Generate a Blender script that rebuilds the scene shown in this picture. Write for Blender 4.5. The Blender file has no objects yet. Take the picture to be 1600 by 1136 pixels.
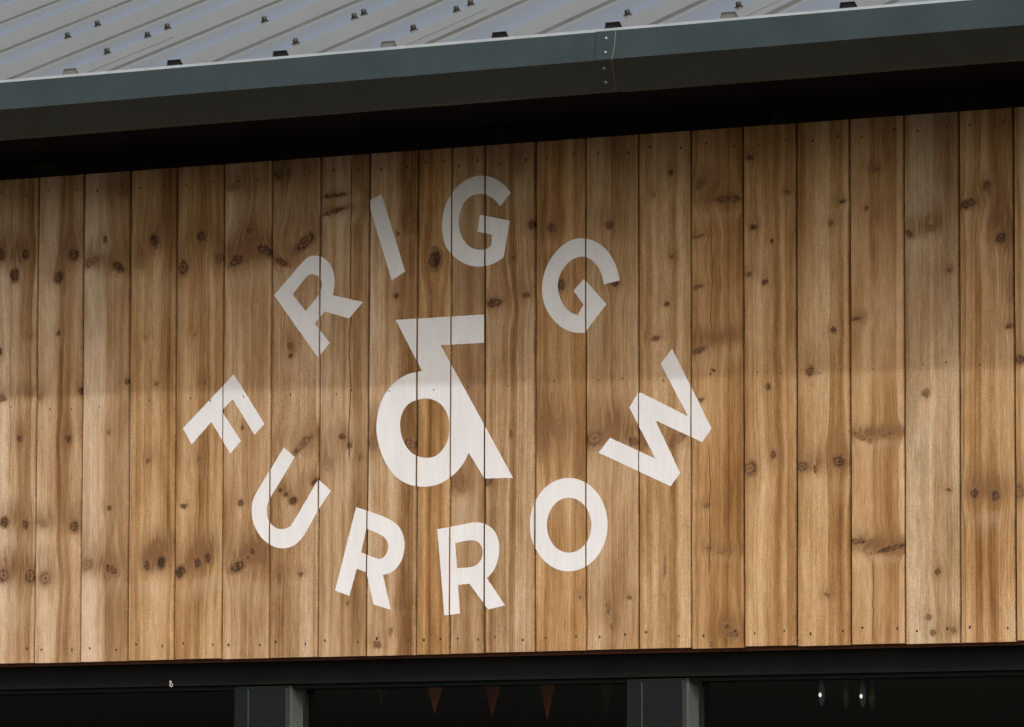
import bpy, bmesh, math, random
from mathutils import Vector, Matrix
from mathutils.geometry import tessellate_polygon

random.seed(7)
scene = bpy.context.scene
col = scene.collection
R = math.radians

# ------------------------------------------------------------------ camera, sky, sun, exposure
FPX = 8770.0                      # focal length in photo pixels (photo 1600 x 1136)
PITCH = math.atan(802.0 / FPX)    # horizon lies below the frame
YAW = math.atan(FPX / (15930.0 * math.cos(PITCH)))
DIST = 12.55                      # metres from the wall plane y = 0
EYE = 1.6
cam_d = bpy.data.cameras.new('camera')
cam = bpy.data.objects.new('camera', cam_d)
col.objects.link(cam)
cam.location = (0.0, -DIST, EYE)
cam.rotation_euler = (R(90) + PITCH, 0, YAW)
cam_d.sensor_fit = 'HORIZONTAL'
cam_d.sensor_width = 36.0
cam_d.lens = 36.0 * FPX / 1600.0
cam_d.clip_start = 0.1
cam_d.clip_end = 3000
scene.camera = cam

SUN = Vector((0.95, -1.0, 1.02)).normalized()      # towards the sun
elev = math.asin(SUN.z)
world = bpy.data.worlds.new('World')
scene.world = world
world.use_nodes = True
wn = world.node_tree
bg = wn.nodes['Background']
sky = wn.nodes.new('ShaderNodeTexSky')
sky.sky_type = 'NISHITA'
sky.sun_disc = False
sky.sun_elevation = elev
sky.sun_rotation = math.atan2(SUN.x, SUN.y)
sky.altitude = 50
sky.air_density = 1.0
sky.dust_density = 5.0
sky.ozone_density = 0.6
wn.links.new(sky.outputs['Color'], bg.inputs['Color'])
bg.inputs['Strength'].default_value = 0.15
sun_d = bpy.data.lights.new('sun', 'SUN')
sun_d.energy = 1.0
sun_d.angle = R(0.8)
sun_d.color = (1.0, 0.985, 0.97)
sun = bpy.data.objects.new('sun', sun_d)
sun.rotation_euler = SUN.to_track_quat('Z', 'Y').to_euler()
sun.location = (8, -10, 12)
col.objects.link(sun)
vs = scene.view_settings
vs.view_transform = 'Standard'
vs.look = 'None'
vs.exposure = 0.32
vs.gamma = 1.0
vs.use_curve_mapping = False

# ------------------------------------------------------------------ pixel -> world (on a plane y = const)
MR = Matrix.Rotation(YAW, 3, 'Z') @ Matrix.Rotation(R(90) + PITCH, 3, 'X')
def W(px, py, y=0.0):
    d = MR @ Vector(((px - 800) / FPX, -(py - 568) / FPX, -1.0))
    t = (y + DIST) / d.y
    return Vector((0, -DIST, EYE)) + d * t

def PROJ(P):
    c = MR.transposed() @ (Vector(P) - Vector((0, -DIST, EYE)))
    return 800 + FPX * c.x / -c.z, 568 - FPX * c.y / -c.z

# ------------------------------------------------------------------ helpers
def link(name, me, mat=None, parent=None):
    o = bpy.data.objects.new(name, me)
    col.objects.link(o)
    if mat is not None and me is not None and not me.materials:
        me.materials.append(mat)
    if parent is not None:
        o.parent = parent
    return o

def mesh(name, verts, faces):
    me = bpy.data.meshes.new(name)
    me.from_pydata([tuple(v) for v in verts], [], faces)
    me.update()
    return me

def box_geo(x0, x1, y0, y1, z0, z1):
    v = [(x0,y0,z0),(x1,y0,z0),(x1,y1,z0),(x0,y1,z0),(x0,y0,z1),(x1,y0,z1),(x1,y1,z1),(x0,y1,z1)]
    f = [(0,3,2,1),(4,5,6,7),(0,1,5,4),(1,2,6,5),(2,3,7,6),(3,0,4,7)]
    return v, f

def box(name, x0, x1, y0, y1, z0, z1, mat, parent=None, bevel=0.0):
    v, f = box_geo(x0, x1, y0, y1, z0, z1)
    me = mesh(name, v, f)
    if bevel:
        bm = bmesh.new(); bm.from_mesh(me)
        bmesh.ops.bevel(bm, geom=bm.edges[:], offset=bevel, segments=1, affect='EDGES')
        bm.to_mesh(me); bm.free()
    return link(name, me, mat, parent)

def lathe(name, prof, n=16):
    """prof: list of (r, z); closed surface of revolution about z."""
    v, f = [], []
    for r, z in prof:
        for k in range(n):
            a = 2 * math.pi * k / n
            v.append((r * math.cos(a), r * math.sin(a), z))
    for i in range(len(prof) - 1):
        for k in range(n):
            k2 = (k + 1) % n
            f.append((i*n+k, i*n+k2, (i+1)*n+k2, (i+1)*n+k))
    f.append(tuple(range(n - 1, -1, -1)))
    f.append(tuple((len(prof)-1)*n + k for k in range(n)))
    me = mesh(name, v, f)
    for p in me.polygons: p.use_smooth = True
    return me

def tube(name, pts, r, n=6):
    v, f = [], []
    for i, p in enumerate(pts):
        p = Vector(p)
        t = (Vector(pts[min(i+1, len(pts)-1)]) - Vector(pts[max(i-1, 0)])).normalized()
        a = t.orthogonal().normalized(); b = t.cross(a)
        for k in range(n):
            w = 2*math.pi*k/n
            v.append(p + a*(r*math.cos(w)) + b*(r*math.sin(w)))
    for i in range(len(pts)-1):
        for k in range(n):
            k2 = (k+1) % n
            f.append((i*n+k, i*n+k2, (i+1)*n+k2, (i+1)*n+k))
    return mesh(name, v, f)

# ------------------------------------------------------------------ material helpers
class NT:
    def __init__(self, tree): self.t = tree
    def n(self, typ, **kw):
        nd = self.t.nodes.new(typ)
        for k, v in kw.items(): setattr(nd, k, v)
        return nd
    def put(self, sock, val):
        if isinstance(val, bpy.types.NodeSocket): self.t.links.new(val, sock)
        else: sock.default_value = val
    def m(self, op, a, b=0.0, c=None, clamp=False):
        nd = self.n('ShaderNodeMath', operation=op); nd.use_clamp = clamp
        self.put(nd.inputs[0], a); self.put(nd.inputs[1], b)
        if c is not None: self.put(nd.inputs[2], c)
        return nd.outputs[0]
    def mr(self, x, a, b, c=0.0, d=1.0, smooth=True):
        nd = self.n('ShaderNodeMapRange', interpolation_type='SMOOTHSTEP' if smooth else 'LINEAR')
        for i, q in enumerate((x, a, b, c, d)): self.put(nd.inputs[i], q)
        return nd.outputs[0]
    def mix(self, f, a, b, mode='MIX'):
        nd = self.n('ShaderNodeMix', data_type='RGBA', blend_type=mode)
        self.put(nd.inputs[0], f)
        self.put(nd.inputs[6], a if isinstance(a, bpy.types.NodeSocket) else (*a, 1)[:4])
        self.put(nd.inputs[7], b if isinstance(b, bpy.types.NodeSocket) else (*b, 1)[:4])
        return nd.outputs[2]
    def xyz(self, x, y, z=0.0):
        nd = self.n('ShaderNodeCombineXYZ')
        for i, q in enumerate((x, y, z)): self.put(nd.inputs[i], q)
        return nd.outputs[0]
    def noise(self, vec=None, scale=1.0, detail=2.0, rough=0.5, dim='3D', w=None):
        nd = self.n('ShaderNodeTexNoise', noise_dimensions=dim)
        if vec is not None: self.put(nd.inputs['Vector'], vec)
        if w is not None: self.put(nd.inputs['W'], w)
        nd.inputs['Scale'].default_value = scale
        nd.inputs['Detail'].default_value = detail
        nd.inputs['Roughness'].default_value = rough
        return nd.outputs[0]

def new_mat(name):
    m = bpy.data.materials.new(name); m.use_nodes = True
    nt = NT(m.node_tree)
    return m, nt, m.node_tree.nodes['Principled BSDF']

def bump(nt, p, h, dist, strength=1.0):
    b = nt.n('ShaderNodeBump'); b.inputs['Distance'].default_value = dist
    b.inputs['Strength'].default_value = strength
    nt.put(b.inputs['Height'], h)
    nt.put(p.inputs['Normal'], b.outputs[0])

def simple_mat(name, c, rough=0.5, var=0.12, scale=12.0, metal=0.0, spec=0.5, dirt=None, bumpd=0.0):
    m, nt, p = new_mat(name)
    tc = nt.n('ShaderNodeTexCoord').outputs['Object']
    a = nt.noise(tc, scale, 5, 0.6)
    b = nt.noise(tc, scale * 9, 3, 0.6)
    f = nt.m('MULTIPLY_ADD', b, 0.4, nt.m('MULTIPLY', a, 0.6))
    lo = tuple(q * (1 - var) for q in c); hi = tuple(q * (1 + var) for q in c)
    cc = nt.mix(nt.mr(f, 0.3, 0.7), lo, hi)
    if dirt:
        dn = nt.noise(tc, 5.0, 6, 0.7)
        cc = nt.mix(nt.mr(dn, 0.52, 0.75, 0.0, dirt[1]), cc, dirt[0])
    nt.put(p.inputs['Base Color'], cc)
    nt.put(p.inputs['Roughness'], nt.mr(a, 0.2, 0.8, rough * 0.95, min(1, rough * 1.05), False))
    p.inputs['Metallic'].default_value = metal
    p.inputs['Specular IOR Level'].default_value = spec
    if bumpd: bump(nt, p, f, bumpd)
    return m

# ---- knot node group: bends the grain round a knot and darkens the knot and the smear above it
def make_knot_group():
    g = bpy.data.node_groups.new('knot', 'ShaderNodeTree')
    I = g.interface
    names = ['U','V','Ring','Dark','Halo','cu','cv','rx','ry','ca','sa','dark','halo']
    for n_ in names: I.new_socket(n_, in_out='INPUT', socket_type='NodeSocketFloat')
    for n_ in ('Ring','Dark','Halo'): I.new_socket(n_, in_out='OUTPUT', socket_type='NodeSocketFloat')
    nt = NT(g)
    gi = nt.n('NodeGroupInput'); go = nt.n('NodeGroupOutput')
    i = {n_: gi.outputs[n_] for n_ in names}
    m = nt.m
    du = m('SUBTRACT', i['U'], i['cu']); dv = m('SUBTRACT', i['V'], i['cv'])
    a = m('MULTIPLY_ADD', du, i['ca'], m('MULTIPLY', dv, i['sa']))
    b = m('SUBTRACT', m('MULTIPLY', dv, i['ca']), m('MULTIPLY', du, i['sa']))
    a = m('DIVIDE', a, i['rx']); b = m('DIVIDE', b, i['ry'])
    e = m('SQRT', m('ADD', m('MULTIPLY', a, a), m('MULTIPLY', b, b)))
    core = nt.mr(e, 1.1, 0.68)
    ring = m('MULTIPLY_ADD', m('SINE', m('MULTIPLY', e, 15.0)), 0.17, 0.83)
    rimd = m('DIVIDE', m('SUBTRACT', e, 1.05), 0.13)
    rim = m('MULTIPLY', m('EXPONENT', m('MULTIPLY', m('MULTIPLY', rimd, rimd), -1.0)), m('MULTIPLY', i['dark'], 0.55))
    dk = m('MULTIPLY', m('MAXIMUM', m('MULTIPLY', core, ring), rim), i['dark'])
    nt.put(go.inputs['Dark'], m('MAXIMUM', i['Dark'], dk))
    # smear
    hu = m('DIVIDE', du, m('MULTIPLY', i['rx'], 2.7))
    hv = m('DIVIDE', m('SUBTRACT', dv, m('MULTIPLY', i['ry'], 0.9)), m('MULTIPLY', i['ry'], 3.0))
    hg = m('EXPONENT', m('MULTIPLY', m('ADD', m('MULTIPLY', hu, hu), m('MULTIPLY', hv, hv)), -1.0))
    hv2 = m('DIVIDE', m('ADD', dv, m('MULTIPLY', i['ry'], 2.6)), m('MULTIPLY', i['ry'], 2.2))
    hg2 = m('EXPONENT', m('MULTIPLY', m('ADD', m('MULTIPLY', hu, hu), m('MULTIPLY', hv2, hv2)), -1.0))
    hg = m('SUBTRACT', hg, m('MULTIPLY', hg2, 0.4))
    nt.put(go.inputs['Halo'], m('MULTIPLY_ADD', hg, i['halo'], i['Halo']))
    # grain bending
    bu = m('DIVIDE', du, m('MULTIPLY', i['rx'], 2.2)); bv = m('DIVIDE', dv, m('MULTIPLY', i['ry'], 3.6))
    bg_ = m('EXPONENT', m('MULTIPLY', m('ADD', m('MULTIPLY', bu, bu), m('MULTIPLY', bv, bv)), -1.0))
    nt.put(go.inputs['Ring'], m('SUBTRACT', i['Ring'], m('MULTIPLY', m('MULTIPLY', du, m('MULTIPLY', i['dark'], 0.72)), bg_)))
    return g
KNOT = make_knot_group()

def wood_mat(seed, w, knots, tint=(1,1,1), bands=(), grey=0.3, cracks=(), contrast=1.0, tone0=0.0):
    """bands: (centre, halfwidth, strength) across the board as fractions of its width; strength<0 is paler sapwood."""
    m, nt, p = new_mat('pine_board_%d' % seed)
    M = nt.m
    uv = nt.n('ShaderNodeUVMap', uv_map='UVMap').outputs[0]
    sep = nt.n('ShaderNodeSeparateXYZ'); nt.put(sep.inputs[0], uv)
    U0, V0 = sep.outputs[0], sep.outputs[1]
    sd = seed * 13.37
    # wobble for ragged knots
    wob = nt.noise(nt.xyz(M('MULTIPLY', U0, 95.0), M('MULTIPLY', V0, 60.0), sd), 1.0, 4, 0.7)
    wob2 = nt.noise(nt.xyz(M('MULTIPLY', U0, 95.0), M('MULTIPLY', V0, 60.0), sd + 5.0), 1.0, 4, 0.7)
    U = M('MULTIPLY_ADD', M('SUBTRACT', wob, 0.5), 0.017, U0)
    V = M('MULTIPLY_ADD', M('SUBTRACT', wob2, 0.5), 0.020, V0)
    sway = nt.noise(nt.xyz(M('MULTIPLY', U0, 5.0), M('MULTIPLY', V0, 1.3), sd + 9.0), 1.0, 2, 0.5)
    ring = M('MULTIPLY_ADD', M('SUBTRACT', sway, 0.5), 0.022, U0)
    dark, halo = 0.0, 0.0
    for (cu, cv, rx, ry, ang, dk, hl) in knots:
        g = nt.n('ShaderNodeGroup'); g.node_tree = KNOT
        for nm, val in (('U',U),('V',V),('Ring',ring),('Dark',dark),('Halo',halo),('cu',cu),('cv',cv),('rx',rx),('ry',ry),
                        ('ca',math.cos(ang)),('sa',math.sin(ang)),('dark',dk),('halo',hl)):
            nt.put(g.inputs[nm], val)
        ring, dark, halo = g.outputs[0], g.outputs[1], g.outputs[2]
    g1 = nt.noise(dim='1D', w=M('ADD', ring, sd), scale=42.0, detail=2.5, rough=0.55)
    g2 = nt.noise(dim='1D', w=M('ADD', ring, sd * 1.7), scale=230.0, detail=3.0, rough=0.6)
    n2 = nt.noise(nt.xyz(M('MULTIPLY', ring, 16.0), M('MULTIPLY', V0, 2.1), sd), 1.0, 5, 0.62)
    fade = nt.noise(nt.xyz(M('MULTIPLY', U0, 22.0), M('MULTIPLY', V0, 5.0), sd + 2.0), 1.0, 4, 0.6)
    fine = M('MULTIPLY', M('SUBTRACT', g2, 0.5), nt.mr(fade, 0.25, 0.75, 0.35, 1.3))
    tone = M('ADD', M('MULTIPLY', M('SUBTRACT', g1, 0.5), 0.85 * contrast), M('MULTIPLY', fine, 0.55))
    tone = M('ADD', tone, M('MULTIPLY', M('SUBTRACT', n2, 0.5), 1.5 * contrast))
    for (c, hw, s) in bands:
        dd = M('ABSOLUTE', M('SUBTRACT', M('DIVIDE', ring, w), c))
        tone = M('ADD', tone, nt.mr(dd, hw * 1.3, hw * 0.7, 0.0, s * 1.35))
    tone = M('ADD', tone, 0.42 + tone0)
    cr = nt.n('ShaderNodeValToRGB')
    el = cr.color_ramp.elements
    el[0].position = 0.0; el[0].color = (0.585, 0.445, 0.305, 1)
    el[1].position = 1.0; el[1].color = (0.16, 0.076, 0.026, 1)
    for pos, c in ((0.35, (0.455, 0.308, 0.175, 1)), (0.65, (0.315, 0.184, 0.084, 1))):
        e_ = el.new(pos); e_.color = c
    nt.put(cr.inputs[0], tone)
    c = nt.mix(1.0, cr.outputs[0], tint, 'MULTIPLY')
    # weathered grey-green stain in long patches
    st = nt.noise(nt.xyz(M('MULTIPLY', U0, 14.0), M('MULTIPLY', V0, 2.6), sd + 31.0), 1.0, 5, 0.65)
    c = nt.mix(nt.mr(st, 0.46, 0.74, 0.0, grey), c, (0.60, 0.62, 0.56), 'MULTIPLY')
    # small dark flecks and saw fuzz
    fl = nt.noise(nt.xyz(M('MULTIPLY', U0, 330.0), M('MULTIPLY', V0, 22.0), sd), 1.0, 2, 0.6)
    c = nt.mix(1.0, c, nt.mix(nt.mr(fl, 0.28, 0.74, 0.0, 1.0, False), (0.82, 0.81, 0.79), (1.14, 1.14, 1.14)), 'MULTIPLY')
    fz = nt.noise(nt.xyz(M('MULTIPLY', U0, 420.0), M('MULTIPLY', V0, 300.0), sd), 1.0, 2, 0.6)
    c = nt.mix(1.0, c, nt.mix(nt.mr(fz, 0.25, 0.75, 0.0, 1.0, False), (0.74, 0.74, 0.73), (1.26, 1.26, 1.26)), 'MULTIPLY')
    # smear round the whorl, then knots
    hn = nt.noise(nt.xyz(M('MULTIPLY', ring, 160.0), M('MULTIPLY', V0, 14.0), sd), 1.0, 4, 0.65)
    hmod = nt.mr(hn, 0.25, 0.75, 0.4, 1.2)
    hm = M('MULTIPLY', halo, hmod, clamp=True)
    c = nt.mix(M('MULTIPLY', M('MULTIPLY', halo, -0.9), hmod, clamp=True), c, (0.57, 0.44, 0.30))
    c = nt.mix(hm, c, (0.19, 0.098, 0.040))
    k1 = nt.mix(nt.mr(hn, 0.3, 0.72), (0.115, 0.055, 0.024), (0.29, 0.165, 0.085))
    c = nt.mix(nt.mr(dark, 0.0, 0.6, 0.0, 0.92), c, k1)
    k2 = nt.mix(nt.mr(hn, 0.3, 0.72), (0.026, 0.013, 0.008), (0.115, 0.052, 0.022))
    c = nt.mix(nt.mr(dark, 0.42, 0.82, 0.0, 0.95), c, k2)
    for (cu, v0, v1, hw) in cracks:
        ww = nt.noise(dim='1D', w=M('ADD', V0, sd), scale=9.0, detail=3.0)
        dd = M('ABSOLUTE', M('SUBTRACT', M('SUBTRACT', U0, cu), M('MULTIPLY', M('SUBTRACT', ww, 0.5), 0.012)))
        k = M('MULTIPLY', nt.mr(dd, hw, hw * 0.3), M('MULTIPLY', nt.mr(V0, v0 - 0.01, v0 + 0.02), nt.mr(V0, v1 + 0.01, v1 - 0.02)))
        c = nt.mix(M('MULTIPLY', k, 0.8), c, (0.05, 0.026, 0.012))
    nt.put(p.inputs['Base Color'], c)
    p.inputs['Roughness'].default_value = 0.82
    p.inputs['Specular IOR Level'].default_value = 0.2
    h = M('ADD', M('MULTIPLY', fl, 0.5), M('MULTIPLY', fz, 0.5))
    bump(nt, p, h, 0.0011)
    return m

def paint_mat():
    m, nt, p = new_mat('white_wall_paint')
    M = nt.m
    tc = nt.n('ShaderNodeTexCoord').outputs['Object']
    sep = nt.n('ShaderNodeSeparateXYZ'); nt.put(sep.inputs[0], tc)
    X, Z = sep.outputs[0], sep.outputs[2]
    gr = nt.noise(nt.xyz(M('MULTIPLY', X, 320.0), 0.0, M('MULTIPLY', Z, 9.0)), 1.0, 3, 0.6)
    big = nt.noise(nt.xyz(M('MULTIPLY', X, 14.0), 0.0, M('MULTIPLY', Z, 6.0)), 1.0, 4, 0.6)
    fz = nt.noise(nt.xyz(M('MULTIPLY', X, 800.0), 0.0, M('MULTIPLY', Z, 600.0)), 1.0, 2, 0.5)
    f = M('ADD', M('MULTIPLY', gr, 0.5), M('MULTIPLY', big, 0.5))
    c = nt.mix(nt.mr(f, 0.3, 0.7), (0.66, 0.67, 0.685), (0.755, 0.77, 0.79))
    # worn pinholes where the rough grain shows
    ho = nt.noise(nt.xyz(M('MULTIPLY', X, 260.0), 0.0, M('MULTIPLY', Z, 70.0)), 1.0, 3, 0.55)
    c = nt.mix(nt.mr(ho, 0.64, 0.80, 0.0, 0.7), c, (0.36, 0.27, 0.17))
    nt.put(p.inputs['Base Color'], c)
    p.inputs['Roughness'].default_value = 0.7
    p.inputs['Specular IOR Level'].default_value = 0.25
    bump(nt, p, M('ADD', M('MULTIPLY', gr, 0.4), M('MULTIPLY', fz, 0.5)), 0.0008)
    return m

M_PAINT = paint_mat()
M_NAIL = simple_mat('rusty_nail', (0.035, 0.022, 0.015), 0.6, 0.3, 300, metal=0.0)
def gutter_mat():
    m, nt, p = new_mat('slate_gutter_paint')
    tc = nt.n('ShaderNodeTexCoord').outputs['Object']
    sp = nt.n('ShaderNodeSeparateXYZ'); nt.put(sp.inputs[0], tc)
    X, Y, Z = sp.outputs
    a = nt.noise(tc, 7.0, 6, 0.65)
    st = nt.noise(nt.xyz(nt.m('MULTIPLY', X, 38.0), nt.m('MULTIPLY', Y, 3.0), nt.m('MULTIPLY', Z, 3.0)), 1.0, 4, 0.65)
    sp_ = nt.noise(tc, 170.0, 2, 0.5)
    c = nt.mix(nt.mr(a, 0.3, 0.7), (0.030, 0.044, 0.048), (0.036, 0.053, 0.058))
    c = nt.mix(nt.mr(st, 0.5, 0.8, 0.0, 0.3), c, (0.062, 0.068, 0.064))
    c = nt.mix(nt.mr(sp_, 0.72, 0.8, 0.0, 0.35), c, (0.16, 0.16, 0.14))
    nt.put(p.inputs['Base Color'], c)
    nt.put(p.inputs['Roughness'], nt.mr(a, 0.2, 0.8, 0.35, 0.55, False))
    p.inputs['Specular IOR Level'].default_value = 0.25
    dn = nt.noise(tc, 3.0, 2, 0.5)
    bump(nt, p, dn, 0.005)
    return m
M_GUTTER = gutter_mat()
M_DRIP = simple_mat('drip_edge_metal', (0.26, 0.29, 0.30), 0.35, 0.15, 9)
M_ROOF = simple_mat('grey_roof_coating', (0.155, 0.163, 0.160), 0.28, 0.05, 2.0, spec=1.0)
M_ROOF.node_tree.nodes['Principled BSDF'].inputs['Specular Tint'].default_value = (1.0, 0.92, 0.74, 1)
M_ROOF.node_tree.nodes['Principled BSDF'].inputs['IOR'].default_value = 1.9
M_GRIME = simple_mat('grimy_roof_coating', (0.085, 0.083, 0.072), 0.5, 0.25, 6.0, spec=0.4)
M_FILLER = simple_mat('black_foam', (0.008, 0.008, 0.008), 0.9, 0.2, 60)
M_SCREW = simple_mat('zinc_screw', (0.045, 0.045, 0.04), 0.5, 0.3, 200, metal=0.6)
M_WASHER = simple_mat('dark_rubber', (0.03, 0.03, 0.028), 0.7, 0.3, 200)
M_RUST = simple_mat('rust', (0.30, 0.13, 0.05), 0.8, 0.3, 200)
M_RIVET = simple_mat('rivet_metal', (0.22, 0.24, 0.24), 0.35, 0.1, 200, metal=0.5)
M_SEAL = simple_mat('old_sealant', (0.16, 0.14, 0.11), 0.7, 0.35, 90)
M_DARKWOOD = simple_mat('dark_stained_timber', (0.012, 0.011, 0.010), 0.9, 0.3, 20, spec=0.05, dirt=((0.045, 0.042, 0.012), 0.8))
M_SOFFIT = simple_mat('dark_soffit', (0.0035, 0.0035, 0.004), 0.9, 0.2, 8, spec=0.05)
M_BATTEN = simple_mat('brown_batten', (0.16, 0.062, 0.030), 0.8, 0.35, 25)
M_LINTEL = simple_mat('charcoal_lintel', (0.0075, 0.008, 0.007), 0.7, 0.25, 10, spec=0.1)
M_FRAME = simple_mat('dark_green_grey_frame', (0.009, 0.0125, 0.012), 0.55, 0.1, 12, spec=0.12)
M_EDGE = simple_mat('frame_edge_highlight', (0.032, 0.036, 0.034), 0.4, 0.2, 30)  # lighter tone paints in the bright highlight along the post edges
M_JAMB = simple_mat('sunlit_jamb', (0.072, 0.086, 0.083), 0.5, 0.15, 25)  # paler than the frame, so the colour carries the sun on the reveal
M_ROOM = simple_mat('dark_room', (0.012, 0.012, 0.014), 0.9, 0.2, 4)
M_CLIP = simple_mat('pale_plastic', (0.55, 0.55, 0.52), 0.5, 0.1, 100)
M_BACK = simple_mat('black_membrane', (0.010, 0.010, 0.010), 0.9, 0.2, 10)

# ------------------------------------------------------------------ key levels
Z_BOT = W(800, 1019).z            # lower end of the boards
Z_TOP = W(800, 225).z             # upper end of the boards
X_L, X_R = -16.0, 0.0             # filled below
OVER = 0.68                       # overhang of the gutter front
# ------------------------------------------------------------------ ground
gm, nt, p = new_mat('gravel_yard')
tc = nt.n('ShaderNodeTexCoord').outputs['Object']
ga = nt.noise(tc, 0.6, 6, 0.6); gb = nt.noise(tc, 40, 4, 0.6)
nt.put(p.inputs['Base Color'], nt.mix(nt.m('MULTIPLY_ADD', gb, 0.5, nt.m('MULTIPLY', ga, 0.5)), (0.042, 0.038, 0.029), (0.10, 0.088, 0.066)))
p.inputs['Roughness'].default_value = 0.95
bump(nt, p, gb, 0.01)
ground = link('ground', mesh('ground', [(-900,-900,0),(900,-900,0),(900,900,0),(-900,900,0)], [(0,1,2,3)]), gm)
ground['kind'] = 'structure'
ground['label'] = 'grassy gravel yard in front of the timber building'

# unseen wooded bank added across the yard to darken the horizon and the glass
hm_, nt, p = new_mat('added_bank_foliage')
tc = nt.n('ShaderNodeTexCoord').outputs['Object']
hb = nt.noise(tc, 1.1, 6, 0.7)
nt.put(p.inputs['Base Color'], nt.mix(nt.mr(hb, .3, .7), (0.012, 0.018, 0.008), (0.05, 0.062, 0.025)))
p.inputs['Roughness'].default_value = 0.95
bump(nt, p, hb, 0.5)
from mathutils import noise as mnoise
v, f = [], []
NA, NR = 150, 18
for a in range(NA + 1):
    th = math.pi + math.pi * a / NA * 1.0
    for r_ in range(NR + 1):
        rad = 34 + 60 * r_ / NR
        x, y = rad * 1.4 * math.cos(th), rad * math.sin(th) - 6
        t = r_ / NR
        h = 3.2 * (1 - (1 - min(1, t * 2.2))**2)
        h *= 0.85 + 0.45 * mnoise.noise(Vector((x * .09, y * .09, 0))) + 0.25 * mnoise.noise(Vector((x * .35, y * .35, 3)))
        v.append((x, y, max(-.3, h) if r_ else -.3))
for a in range(NA):
    for r_ in range(NR):
        i0 = a*(NR+1) + r_
        f.append((i0, i0+1, i0+NR+2, i0+NR+1))
bank = link('added_hillside', mesh('added_hillside', v, f), hm_)
bank['kind'] = 'structure'; bank['label'] = 'unseen wooded hillside added across the yard to darken the horizon'

# ------------------------------------------------------------------ building root
bld = bpy.data.objects.new('timber_building', None)
col.objects.link(bld)
bld['label'] = 'timber clad building with painted white lettering, metal roof and dark windows'
bld['category'] = 'building'

def part_empty(name, parent, label=None):
    o = bpy.data.objects.new(name, None); col.objects.link(o); o.parent = parent
    if label: o['label'] = label
    return o

wall = part_empty('cladding', bld, 'upright rough sawn pine boards with white painted lettering')

# ------------------------------------------------------------------ boards
gap_top = [(60.5,380),(131,380),(204,380),(277,380),(351,380),(425.5,340),(501,340),(578,340),(653.5,340),(706,340),(758,340),
           (837,340),(916,340),(998,340),(1080,340),(1161,340),(1244.5,290),(1328,290),(1413,290),(1498,290),(1584,290)]
gap_bot = [(53.5,1030),(125,1030),(199,1030),(272,1030),(347,1028),(420,1026),(496,1024),(572,1022),(650,1020),(702,1020),(756.5,1020),
           (836,1015),(916.5,1015),(998.5,1010),(1080,1008),(1163,1008),(1245,1000),(1330,1000),(1415,1000),(1500.5,1000),(1588,1000)]
lines = []
for (a, b) in zip(gap_top, gap_bot):
    A, B = W(*a), W(*b)
    k = (A.x - B.x) / (A.z - B.z)
    lines.append((B.x + k * (Z_BOT - B.z), k))          # x at Z_BOT, dx/dz
pw = 0.0
pitches = [lines[i+1][0] - lines[i][0] for i in range(len(lines)-1)]
PITCHW = sorted(pitches)[len(pitches)//2]
print('board pitch', round(PITCHW, 4), [round(q, 3) for q in pitches], 'height', round(Z_TOP - Z_BOT, 3), 'zbot', round(Z_BOT, 3))
N_EXTRA = 9
first = lines[0]
left_extra = [(first[0] - PITCHW * (k + 1), 0.0) for k in range(N_EXTRA)][::-1]
last = lines[-1]
right_extra = [(last[0] + PITCHW * (k + 1), 0.0) for k in range(N_EXTRA + 4)]
all_lines = left_extra + lines + right_extra
IDX0 = N_EXTRA - 1                 # all_lines index of the left edge of photo board 0
def xl_at(i, z):
    x0, k = all_lines[i]
    return x0 + k * (z - Z_BOT)

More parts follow.
